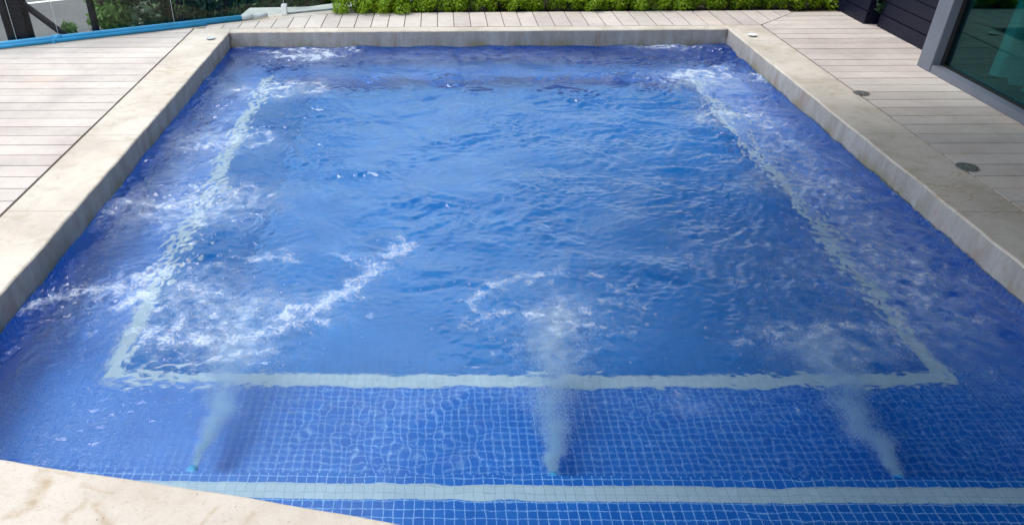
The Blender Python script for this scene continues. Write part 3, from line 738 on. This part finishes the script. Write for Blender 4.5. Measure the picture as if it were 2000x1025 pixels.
# ---------------------------------------------------------------- water
DX = .0085
nx = int((XR-XL+.012)/DX)+1; ny = int((YF-.75+.006)/DX)+1
gx = XL-.006 + np.arange(nx)*((XR-XL+.012)/(nx-1)); gy = .75 + np.arange(ny)*((YF+.006-.75)/(ny-1))
X, Y = np.meshgrid(gx, gy)
def band(lmin, lmax, seed, slope=1.0, stretch=1.0):
    r = np.random.RandomState(seed); w = r.normal(size=(1024, 1024))
    F = np.fft.fft2(w); f = np.fft.fftfreq(1024, DX); kx, ky = np.meshgrid(f, f*stretch); k = np.hypot(kx, ky)+1e-6
    env = np.exp(-(np.log(k*np.sqrt(lmin*lmax))/(.5*np.log(lmax/lmin)))**2)*k**(-slope)
    a = np.real(np.fft.ifft2(F*env))[:ny, :nx]; return a/a.std()
FOAM = [([(-1.64, 2.47), (-1.56, 2.55), (-1.47, 2.59), (-1.38, 2.61), (-1.3, 2.59)], 0.042, 0.8), ([(-1.3, 2.59), (-1.28, 2.68), (-1.21, 2.72)], 0.068, 0.8), ([(-1.26, 2.55), (-1.25, 2.58)], 0.101, 0.8), ([(-1.23, 2.56), (-1.15, 2.51), (-1.1, 2.45)], 0.017, 0.7), ([(-1.2, 2.7), (-1.0, 2.77), (-0.92, 2.81)], 0.019, 0.5), ([(-0.82, 2.84), (-0.73, 2.88), (-0.62, 2.86)], 0.047, 0.7), ([(-0.94, 2.79), (-0.84, 2.75)], 0.026, 0.5), ([(-0.14, 2.96), (-0.2, 2.86), (-0.27, 2.76), (-0.34, 2.63), (-0.4, 2.54), (-0.48, 2.46), (-0.57, 2.43)], 0.043, 0.95), ([(-0.44, 2.9), (-0.36, 2.81), (-0.32, 2.76)], 0.026, 0.6), ([(-0.32, 2.85), (-0.26, 2.81)], 0.023, 0.6), ([(-0.57, 2.43), (-0.66, 2.39), (-0.76, 2.4), (-0.83, 2.35)], 0.027, 0.6), ([(-0.46, 2.39), (-0.57, 2.34), (-0.68, 2.3), (-0.77, 2.27), (-0.87, 2.27), (-0.98, 2.25), (-1.08, 2.28)], 0.037, 0.75), ([(-1.07, 2.28), (-1.03, 2.28)], 0.078, 0.8), ([(-1.01, 2.33), (-0.94, 2.38), (-0.88, 2.39)], 0.049, 0.6), ([(-0.53, 2.21), (-0.62, 2.18), (-0.71, 2.16), (-0.8, 2.13)], 0.02, 0.6), ([(-0.9, 2.16), (-0.8, 2.24), (-0.67, 2.23)], 0.045, 0.35), ([(-1.0, 2.51), (-0.9, 2.57), (-0.87, 2.62)], 0.015, 0.5), ([(0.15, 2.48), (0.18, 2.57), (0.27, 2.65), (0.37, 2.71), (0.46, 2.74)], 0.033, 0.85), ([(0.46, 2.74), (0.59, 2.75), (0.69, 2.71), (0.75, 2.63), (0.79, 2.52)], 0.03, 0.62), ([(0.15, 2.48), (0.17, 2.44), (0.27, 2.44)], 0.022, 0.7), ([(0.14, 2.38), (0.21, 2.4)], 0.065, 0.6), ([(0.27, 2.44), (0.42, 2.4), (0.53, 2.36), (0.63, 2.35)], 0.016, 0.75), ([(0.5, 2.65), (0.51, 2.64)], 0.039, 0.6), ([(0.7, 2.51), (0.72, 2.51)], 0.04, 0.6), ([(0.57, 2.45), (0.7, 2.44)], 0.014, 0.55), ([(0.69, 2.31), (0.72, 2.33)], 0.057, 0.55), ([(0.52, 2.19), (0.63, 2.24)], 0.02, 0.4), ([(0.79, 2.52), (0.81, 2.44), (0.76, 2.35), (0.71, 2.3)], 0.021, 0.5), ([(0.25, 2.26), (0.32, 2.21), (0.38, 2.25)], 0.013, 0.5), ([(1.0, 2.3), (1.14, 2.27), (1.29, 2.32), (1.42, 2.35), (1.59, 2.38)], 0.026, 0.55), ([(1.67, 2.32), (1.69, 2.29)], 0.066, 0.5), ([(1.31, 2.17), (1.41, 2.15), (1.56, 2.17)], 0.021, 0.4), ([(1.99, 2.46), (2.07, 2.42), (2.15, 2.4)], 0.016, 0.6), ([(2.2, 2.68), (2.22, 2.61)], 0.024, 0.6), ([(2.23, 2.55), (2.25, 2.51)], 0.034, 0.5), ([(1.94, 2.07), (1.96, 2.05)], 0.027, 0.6), ([(1.1, 2.91), (1.1, 2.8), (1.16, 2.7), (1.37, 2.64), (1.49, 2.64)], 0.009, 0.5), ([(2.14, 3.49), (2.29, 3.7)], 0.026, 0.5), ([(1.92, 3.7), (2.0, 3.64), (2.06, 3.55)], 0.044, 0.4), ([(1.62, 4.53), (1.72, 4.61), (1.81, 4.64), (1.84, 4.57)], 0.03, 0.9), ([(1.61, 4.46), (1.74, 4.52)], 0.029, 0.8), ([(1.88, 4.64), (1.92, 4.59), (1.96, 4.57)], 0.03, 0.8), ([(1.72, 5.39), (1.86, 5.5), (1.93, 5.48), (1.99, 5.38)], 0.062, 0.8), ([(2.08, 5.62), (2.1, 5.5)], 0.04, 0.8), ([(2.08, 5.38), (2.12, 5.36)], 0.03, 0.8), ([(2.3, 5.44), (2.29, 5.32)], 0.068, 0.7), ([(1.7, 6.17), (1.95, 6.09)], 0.056, 0.6), ([(2.03, 6.24), (2.06, 6.14)], 0.037, 0.7), ([(-1.45, 4.08), (-1.39, 4.11), (-1.29, 4.13), (-1.22, 4.13)], 0.037, 0.75), ([(-1.17, 4.25), (-1.09, 4.32), (-1.03, 4.35), (-0.99, 4.29), (-1.01, 4.17), (-1.13, 4.09)], 0.028, 0.7), ([(-1.39, 5.09), (-1.35, 5.18), (-1.28, 5.11)], 0.029, 0.8), ([(-1.17, 5.2), (-1.06, 5.25), (-0.84, 5.31), (-0.78, 5.17), (-0.81, 5.06), (-0.91, 5.03)], 0.037, 0.8), ([(-1.09, 5.16), (-1.06, 5.16)], 0.059, 0.9), ([(-1.07, 4.97), (-1.02, 4.97)], 0.021, 0.8), ([(-1.43, 6.02), (-1.36, 6.06), (-1.25, 6.01)], 0.037, 0.8), ([(-1.21, 5.91), (-1.05, 5.94), (-0.92, 5.9), (-0.83, 5.96), (-0.84, 6.08), (-0.95, 6.11)], 0.054, 0.95), ([(-0.97, 5.86), (-0.91, 5.84)], 0.061, 0.95), ([(-1.23, 6.17), (-1.03, 6.08)], 0.038, 0.7), ([(-0.71, 6.18), (-0.64, 6.06)], 0.037, 0.9), ([(-0.79, 5.93), (-0.69, 5.96)], 0.027, 0.8), ([(-1.64, 6.17), (-1.55, 6.13)], 0.038, 0.5), ([(-1.59, 3.41), (-1.51, 3.39), (-1.41, 3.35), (-1.28, 3.35)], 0.033, 0.6), ([(-1.67, 3.39), (-1.63, 3.31)], 0.049, 0.6), ([(-1.68, 3.2), (-1.64, 3.26)], 0.027, 0.6), ([(-1.41, 3.28), (-1.31, 3.28)], 0.024, 0.5), ([(-1.26, 3.55), (-1.13, 3.58), (-1.03, 3.52), (-0.98, 3.4)], 0.052, 0.45), ([(-0.85, 3.48), (-0.82, 3.43)], 0.055, 0.5), ([(-0.98, 3.6), (-0.95, 3.56)], 0.035, 0.5), ([(-1.32, 3.14), (-1.29, 3.19)], 0.019, 0.6), ([(-1.14, 3.2), (-1.09, 3.18)], 0.023, 0.5)]
CLOUD = [(-1.04, 2.58, 0.28, 0.15, 0.32), (-0.72, 2.47, 0.31, 0.12, 0.28), (-0.88, 2.3, 0.24, 0.13, 0.22), (0.51, 2.48, 0.12, 0.11, 0.35), (0.45, 2.3, 0.13, 0.19, 0.3), (1.44, 2.27, 0.24, 0.16, 0.38), (1.8, 2.36, 0.21, 0.23, 0.15), (1.73, 2.8, 0.48, 0.29, 0.14), (1.75, 3.67, 0.21, 0.19, 0.3), (1.88, 5.33, 0.36, 0.23, 0.4), (-1.1, 5.11, 0.32, 0.17, 0.35), (-1.3, 3.35, 0.44, 0.21, 0.3), (-1.07, 3.43, 0.24, 0.23, 0.25), (-1.02, 6.01, 0.25, 0.2, 0.3), (1.8, 6.17, 0.28, 0.12, 0.4), (-1.28, 4.21, 0.34, 0.16, 0.25), (1.79, 4.57, 0.25, 0.18, 0.25), (-0.77, 2.18, 0.21, 0.09, 0.25), (0.85, 1.89, 0.12, 0.05, 0.1)]
SPOTS = [(0.01, 2.63), (-0.02, 2.55), (0.06, 2.92), (0.67, 3.11), (0.61, 2.99), (0.22, 2.19), (0.82, 2.65), (0.82, 2.58), (0.83, 2.49), (0.76, 2.35), (0.1, 2.34), (-0.26, 2.41), (-0.48, 2.29), (-0.9, 1.92), (-1.31, 2.28), (1.68, 2.64), (1.03, 2.84), (0.82, 1.97), (1.81, 2.49), (-0.73, 2.34)]
def segdist(px, py, a, b):
    ax, ay = a; bx, by = b; dx, dy = bx-ax, by-ay; L = dx*dx+dy*dy+1e-9
    t = np.clip(((px-ax)*dx+(py-ay)*dy)/L, 0, 1); return np.hypot(px-ax-t*dx, py-ay-t*dy)
w1, w2 = band(.05, .3, 101), band(.05, .3, 102)
WX, WY = X+.014*w1, Y+.014*w2
dens = np.zeros_like(X)
for pts, wd, it in FOAM:
    x0 = min(p[0] for p in pts)-.35; x1 = max(p[0] for p in pts)+.35; y0 = min(p[1] for p in pts)-.35; y1 = max(p[1] for p in pts)+.35
    ix = np.where((gx > x0) & (gx < x1))[0]; iy = np.where((gy > y0) & (gy < y1))[0]
    if not len(ix) or not len(iy): continue
    sl_ = np.s_[iy[0]:iy[-1]+1, ix[0]:ix[-1]+1]
    dd = np.full(X[sl_].shape, 9.)
    for a, b in zip(pts, pts[1:]): dd = np.minimum(dd, segdist(WX[sl_], WY[sl_], a, b))
    wd_ = max(wd, .016)*1.3
    core = np.exp(-(dd/(wd_*.7))**2)*it*.62 + .46*it*np.exp(-(dd/(wd_*2.6))**2)
    dens[sl_] = np.maximum(dens[sl_], core)
cloud = np.zeros_like(X)
for cx_, cy_, rx_, ry_, it in CLOUD:
    q = ((WX-cx_)/rx_)**2+((WY-cy_)/ry_)**2; cloud += it*np.exp(-q*1.1)
for cx_, cy_, rx_, ry_, it in [(1.98, 2.7, .22, .5, .30), (2.0, 3.6, .22, .6, .46), (2.0, 4.6, .2, .7, .42), (-1.34, 4.6, .16, .5, .12), (-1.36, 3.9, .14, .35, .10), (.3, 5.9, 1.5, .22, .10), (1.55, 2.9, .5, .4, .08)]:
    q = ((WX-cx_)/rx_)**2+((WY-cy_)/ry_)**2; cloud += it*np.exp(-q*1.1)
n5 = band(.03, .25, 105, 1.2)
for cx_, cy_ in SPOTS:
    q = np.hypot(X-cx_, Y-cy_)/.035; dens = np.maximum(dens, .55*np.exp(-q**2)*(n5 > -.3))
dens = dens*(1+.22*n5); dens = np.clip(dens, 0, 1.2)
cloud = np.clip(cloud*(.85+.3*n5), 0, .7)
ss = lambda v, a, b: np.clip((v-a)/(b-a), 0, 1)**2*(3-2*np.clip((v-a)/(b-a), 0, 1))
agl = .45 + 1.3*ss(Y, 2.2, 3.0) + .35*ss(X, .5, 1.8)*ss(Y, 1.9, 2.6) + .5*np.clip(cloud*2.5, 0, 1)
ags = .40 + 1.9*ss(Y, 2.08, 2.5) + 1.5*ss(-X, .35, 1.0)*ss(Y, 1.55, 1.75) + .6*ss(X, .6, 1.6)*ss(Y, 1.9, 2.4) + .7*np.clip(cloud*2.5, 0, 1) + 1.5*ss(X, 1.5, 1.9)*ss(Y, 2.1, 2.7) + .6*ss(-X, .9, 1.25)*ss(Y, 1.9, 2.4)
def warp(F, ax, ay):
    J = np.clip(((Y+ay-gy[0])/(gy[1]-gy[0])).round().astype(int), 0, ny-1); I = np.clip(((X+ax-gx[0])/(gx[1]-gx[0])).round().astype(int), 0, nx-1)
    return F[J, I]
def smoothed(F, k=2):
    for _ in range(k): F = (F + np.roll(F, 1, 0) + np.roll(F, -1, 0) + np.roll(F, 1, 1) + np.roll(F, -1, 1))/5
    return F
lw1, lw2, lo = band(.35, 1.1, 21, 1), band(.35, 1.1, 22, 1), band(.4, 1.3, 23, 1)
mid = smoothed(warp(band(.05, .55, 2, 1.5, .85), .10*lw1, .10*lw2), 2)
patch = np.clip(.85+.45*lo, .25, 1.9)
H = agl*(.0022*band(.28, .9, 1, .5) + .0018*mid*patch) + ags*patch*(.00032*band(.035, .085, 3, .2, .8)) + .0022*np.clip(dens, 0, 1)
H += .0022*np.clip(np.abs(band(.15, .5, 9))*-1+.35, 0, 1)*ss(Y, 2.5, 3.5)*agl     # crests where eddies meet
# the boils where the jets break the surface: rings of short waves, bent by the turbulence
for cx_, cy_, r0, w_, am, lam in [(.45, 2.50, .36, .09, .0024, .11), (.45, 2.45, .22, .10, .0010, .05), (-.95, 2.5, .42, .16, .0022, .10), (1.45, 2.35, .36, .22, .0012, .060), (1.72, 2.95, .40, .14, .0022, .10), (1.80, 3.7, .30, .13, .0024, .09), (1.85, 4.55, .26, .14, .0012, .07),
                                  (1.9, 5.35, .26, .14, .0012, .07), (-1.15, 3.4, .34, .18, .0014, .065), (-1.2, 4.2, .26, .14, .0012, .07), (-1.1, 5.1, .26, .14, .0012, .07), (-1.0, 5.95, .24, .12, .0012, .07), (1.0, 3.0, .3, .2, .0009, .08)]:
    rr = np.hypot(X-cx_+.05*w1, Y-cy_+.05*w2)
    H += am*np.sin(2*np.pi*rr/lam + 1.6*w2)*np.exp(-((rr-r0)/w_)**2)*(.6+.5*np.clip(w1, -1, 1.5))
nrg = smoothed(warp(band(.10, .5, 12, 1.0, .8), .08*lw2, .08*lw1), 2)
H += .0030*(np.exp(-np.abs(nrg)*5)-.3)*ss(Y, 2.3, 3.0)*(.6+.5*ss(X, -.2, 1.2))     # sharp little crests
Z = WZ + H
def grid_mesh(name, keep, Z, attrs, mat):
    idx = -np.ones(X.shape, int)
    q = keep[:-1, :-1] & keep[1:, :-1] & keep[:-1, 1:] & keep[1:, 1:]
    usev = np.zeros(X.shape, bool); usev[:-1, :-1] |= q; usev[1:, :-1] |= q; usev[:-1, 1:] |= q; usev[1:, 1:] |= q
    idx[usev] = np.arange(usev.sum())
    co = np.c_[X[usev], Y[usev], Z[usev]].astype(np.float32)
    jj, ii = np.where(q); f = np.stack([idx[jj, ii], idx[jj, ii+1], idx[jj+1, ii+1], idx[jj+1, ii]], 1).astype(np.int32); n = len(f)
    me = bpy.data.meshes.new(name)
    me.vertices.add(len(co)); me.vertices.foreach_set("co", co.ravel())
    me.loops.add(4*n); me.loops.foreach_set("vertex_index", f.ravel())
    me.polygons.add(n); me.polygons.foreach_set("loop_start", np.arange(0, 4*n, 4, dtype=np.int32)); me.polygons.foreach_set("loop_total", np.full(n, 4, dtype=np.int32))
    me.polygons.foreach_set("use_smooth", np.ones(n, bool)); me.update()
    for k, v in attrs.items():
        at = me.attributes.new(k, 'FLOAT', 'POINT'); at.data.foreach_set("value", v[usev].astype(np.float32))
    me.materials.append(mat); o = bpy.data.objects.new(name, me); C.objects.link(o); return o
inside = Y > np.vectorize(near_y)(X) - .03
tag(grid_mesh("pool_water", inside, Z, {"agit": np.clip(ags, .2, 1.45)}, M_water), kind="structure")
tag(grid_mesh("foam", ((dens > .04) | (cloud > .02)) & (Y > np.vectorize(near_y)(X)+.01) & (X > XL+.008) & (X < XR-.008) & (Y < YF-.008), Z+.0025, {"dens": dens, "cloud": cloud}, M_foam),
    "streaks and patches of white foam drifting on the pool water", "foam", kind="stuff")

# ---------------------------------------------------------------- bubbles floating on the surface (nobody could count them)
def blobs_mesh(name, cen, rad_, mat, sub=1, smooth=True, parent=None):
    b = bmesh.new(); bmesh.ops.create_icosphere(b, subdivisions=sub, radius=1) if sub else bmesh.ops.create_icosphere(b, subdivisions=1, radius=1)
    bv = np.array([v.co[:] for v in b.verts]); bf = np.array([[v.index for v in f.verts] for f in b.faces]); b.free()
    if sub == 0:
        bv = np.array([[1, 0, 0], [-1, 0, 0], [0, 1, 0], [0, -1, 0], [0, 0, 1], [0, 0, -1]], float)
        bf = np.array([[0, 2, 4], [2, 1, 4], [1, 3, 4], [3, 0, 4], [2, 0, 5], [1, 2, 5], [3, 1, 5], [0, 3, 5]])
    n = len(cen); v = (cen[:, None, :] + bv[None]*rad_[:, None, None]).reshape(-1, 3); f = (bf[None]+np.arange(n)[:, None, None]*len(bv)).reshape(-1, 3)
    me = bpy.data.meshes.new(name); me.vertices.add(len(v)); me.vertices.foreach_set("co", v.astype(np.float32).ravel())
    m = len(f); me.loops.add(3*m); me.loops.foreach_set("vertex_index", f.astype(np.int32).ravel())
    me.polygons.add(m); me.polygons.foreach_set("loop_start", np.arange(0, 3*m, 3, dtype=np.int32)); me.polygons.foreach_set("loop_total", np.full(m, 3, dtype=np.int32))
    me.polygons.foreach_set("use_smooth", np.full(m, smooth)); me.update(); me.materials.append(mat)
    o = bpy.data.objects.new(name, me); C.objects.link(o)
    if parent: o.parent = parent
    return o
r = np.random.RandomState(31)
pc = []
while len(pc) < 900:
    x = r.uniform(XL+.03, XR-.03); y = r.uniform(1.5, YF-.05)
    j = min(ny-1, int((y-gy[0])/(gy[1]-gy[0]))); i = min(nx-1, int((x-gx[0])/(gx[1]-gx[0])))
    w = dens[j, i]*1.0 + cloud[j, i]*.5 + .02
    if y > near_y(x)+.03 and r.rand() < w: pc.append((x, y, Z[j, i]+.001))
m, nt, out = new_mat("bubble_film")
t = nt.nodes.new("ShaderNodeBsdfTransparent"); g_ = nt.nodes.new("ShaderNodeBsdfGlossy"); g_.inputs['Roughness'].default_value = .02
df = nt.nodes.new("ShaderNodeBsdfDiffuse"); df.inputs[0].default_value = (.8, .9, .97, 1)
lw = nt.nodes.new("ShaderNodeLayerWeight"); lw.inputs[0].default_value = .35
m1 = nt.nodes.new("ShaderNodeMixShader"); m1.inputs[0].default_value = .45; nt.links.new(g_.outputs[0], m1.inputs[1]); nt.links.new(df.outputs[0], m1.inputs[2])
m2 = nt.nodes.new("ShaderNodeMixShader"); nt.links.new(lw.outputs[1], m2.inputs[0]); nt.links.new(t.outputs[0], m2.inputs[1]); nt.links.new(m1.outputs[0], m2.inputs[2])
nt.links.new(m2.outputs[0], out.inputs[0]); M_film = m
pc = np.array(pc); rr_ = .0022+.0035*r.rand(len(pc))**3
tag(blobs_mesh("surface_bubbles", pc, rr_, M_film, 2), "small clear bubbles floating among the foam on the pool water", "bubbles", kind="stuff")

# ---------------------------------------------------------------- massage jets: nozzle in the riser, plume of bubbles in the water
m, nt, out = new_mat("bubble_swarm")
df = nt.nodes.new("ShaderNodeBsdfDiffuse"); df.inputs[0].default_value = (.86, .952, 1, 1)
tr = nt.nodes.new("ShaderNodeBsdfTranslucent"); tr.inputs[0].default_value = (.86, .952, 1, 1)
mx = nt.nodes.new("ShaderNodeMixShader"); mx.inputs[0].default_value = .5; nt.links.new(df.outputs[0], mx.inputs[1]); nt.links.new(tr.outputs[0], mx.inputs[2]); nt.links.new(mx.outputs[0], out.inputs[0])
M_swarm = m
PL = {'L': [(-.799, 1.751, -.359, .009), (-.792, 1.823, -.354, .017), (-.776, 1.89, -.339, .030), (-.766, 1.997, -.309, .058), (-.766, 2.12, -.269, .086), (-.767, 2.28, -.229, .125), (-.775, 2.442, -.189, .18), (-.774, 2.545, -.169, .20)],
      'C': [(.387, 1.742, -.359, .015), (.394, 1.8, -.354, .025), (.408, 1.884, -.339, .045), (.419, 1.987, -.309, .075), (.428, 2.1, -.279, .096), (.434, 2.238, -.239, .107), (.457, 2.391, -.199, .111), (.503, 2.499, -.169, .10)],
      'R': [(1.488, 1.73, -.359, .013), (1.493, 1.77, -.354, .023), (1.483, 1.844, -.339, .037), (1.458, 1.916, -.309, .066), (1.452, 1.997, -.279, .07), (1.444, 2.105, -.249, .099), (1.451, 2.245, -.204, .131), (1.467, 2.369, -.174, .154)]}
LB = {'L': "left", 'C': "middle", 'R': "right"}
for key, pts in PL.items():
    r = np.random.RandomState(ord(key)); A = np.array(pts)
    s = np.r_[0, np.cumsum(np.linalg.norm(np.diff(A[:, :3], axis=0), axis=1))]
    n = 135000; u = s[-1]*r.rand(n)**1.02
    c = np.stack([np.interp(u, s, A[:, k]) for k in range(4)], 1)
    # turbulent puffs shift the swarm along its way
    ph = r.rand(6)*6.28
    puff = np.stack([sum(np.sin(u*f+ph[i])*a for i, (f, a) in enumerate(((23, .10), (51, .09), (97, .07)))), 0*u, sum(np.sin(u*f+ph[3+i])*a for i, (f, a) in enumerate(((19, .08), (47, .08), (101, .06))))], 1)
    d = r.normal(size=(n, 3))*np.array([.50, .30, .38])*(.62+.5*r.rand(n))[:, None]
    p_ = c[:, :3] + (d+puff*1.7)*c[:, 3:4]
    # billows: knots and gaps that grow with the width of the plume
    q_ = p_/np.maximum(c[:, 3:4], .03)**.5
    bil = sum(np.sin(q_ @ (r.normal(size=3)*f) + r.rand()*6.28)*a for f, a in ((9, .5), (14, .5), (22, .45), (34, .4), (55, .3)))
    edge = np.linalg.norm(d, axis=1)
    p_[(bil < -.25) & (edge > .30) & (r.rand(n) < .8)] = 99.
    k = (p_[:, 2] < WZ-.012) & (p_[:, 1] > 1.73); p_ = p_[k]; cr = c[k, 3]
    rad_ = (.00055+.0006*r.rand(len(p_))**2)*np.clip(1.15-cr*2.2, .7, 1.1)
    tip = Vector(pts[0][:3]); rt_ = empty("massage_jet", (tip.x, STEP_Y, tip.z)); dirv = (Vector(pts[2][:3])-tip).normalized()
    tag(rt_, {'L': "leftmost underwater jet blowing a slanting bubble plume from the step edge", 'C': "middle underwater jet blowing a straight bubble plume toward the far side", 'R': "rightmost underwater jet with a bright cyan mouth under the dark water"}[key], "pool jet", "massage jets under the near step edge")
    o0 = Vector(rt_.location)
    bm = bmesh.new(); tube(bm, [(0, .0015, 0), (0, .012, 0)], [.036, .032], 28); link_mesh("flange", bm, M_white, rt_)
    bm = bmesh.new(); tube(bm, [Vector((0, .0125, 0)), tip-o0-dirv*.012, tip-o0+dirv*.012], [.020, .017, .014 if key != 'R' else .018], 24); link_mesh("eyeball", bm, M_noz, rt_)
    o = blobs_mesh("bubble_plume", p_-np.array(o0), rad_, M_swarm, 0, False, rt_); o["kind"] = "stuff"
# loose aerated water drifting under the foam patches
r = np.random.RandomState(55); pc = []
for cx_, cy_, rx_, ry_, it in CLOUD[:-1]:
    n = min(int(420000*it*rx_*ry_), 14000)
    q = r.normal(size=(n, 3))*np.array([rx_*.55, ry_*.55, .03]) + np.array([cx_, cy_, WZ-.06]); pc.append(q)
pc = np.concatenate(pc); k = (pc[:, 2] < WZ-.012) & (pc[:, 0] > XL+.02) & (pc[:, 0] < XR-.02) & (pc[:, 1] < YF-.02) & (pc[:, 1] > STEP_Y+.02); pc = pc[k]
o = blobs_mesh("aerated_water", pc, .00055+.0006*r.rand(len(pc))**2, M_swarm, 0, False); tag(o, "milky clouds of fine bubbles just under the pool surface", "bubbles", kind="stuff")
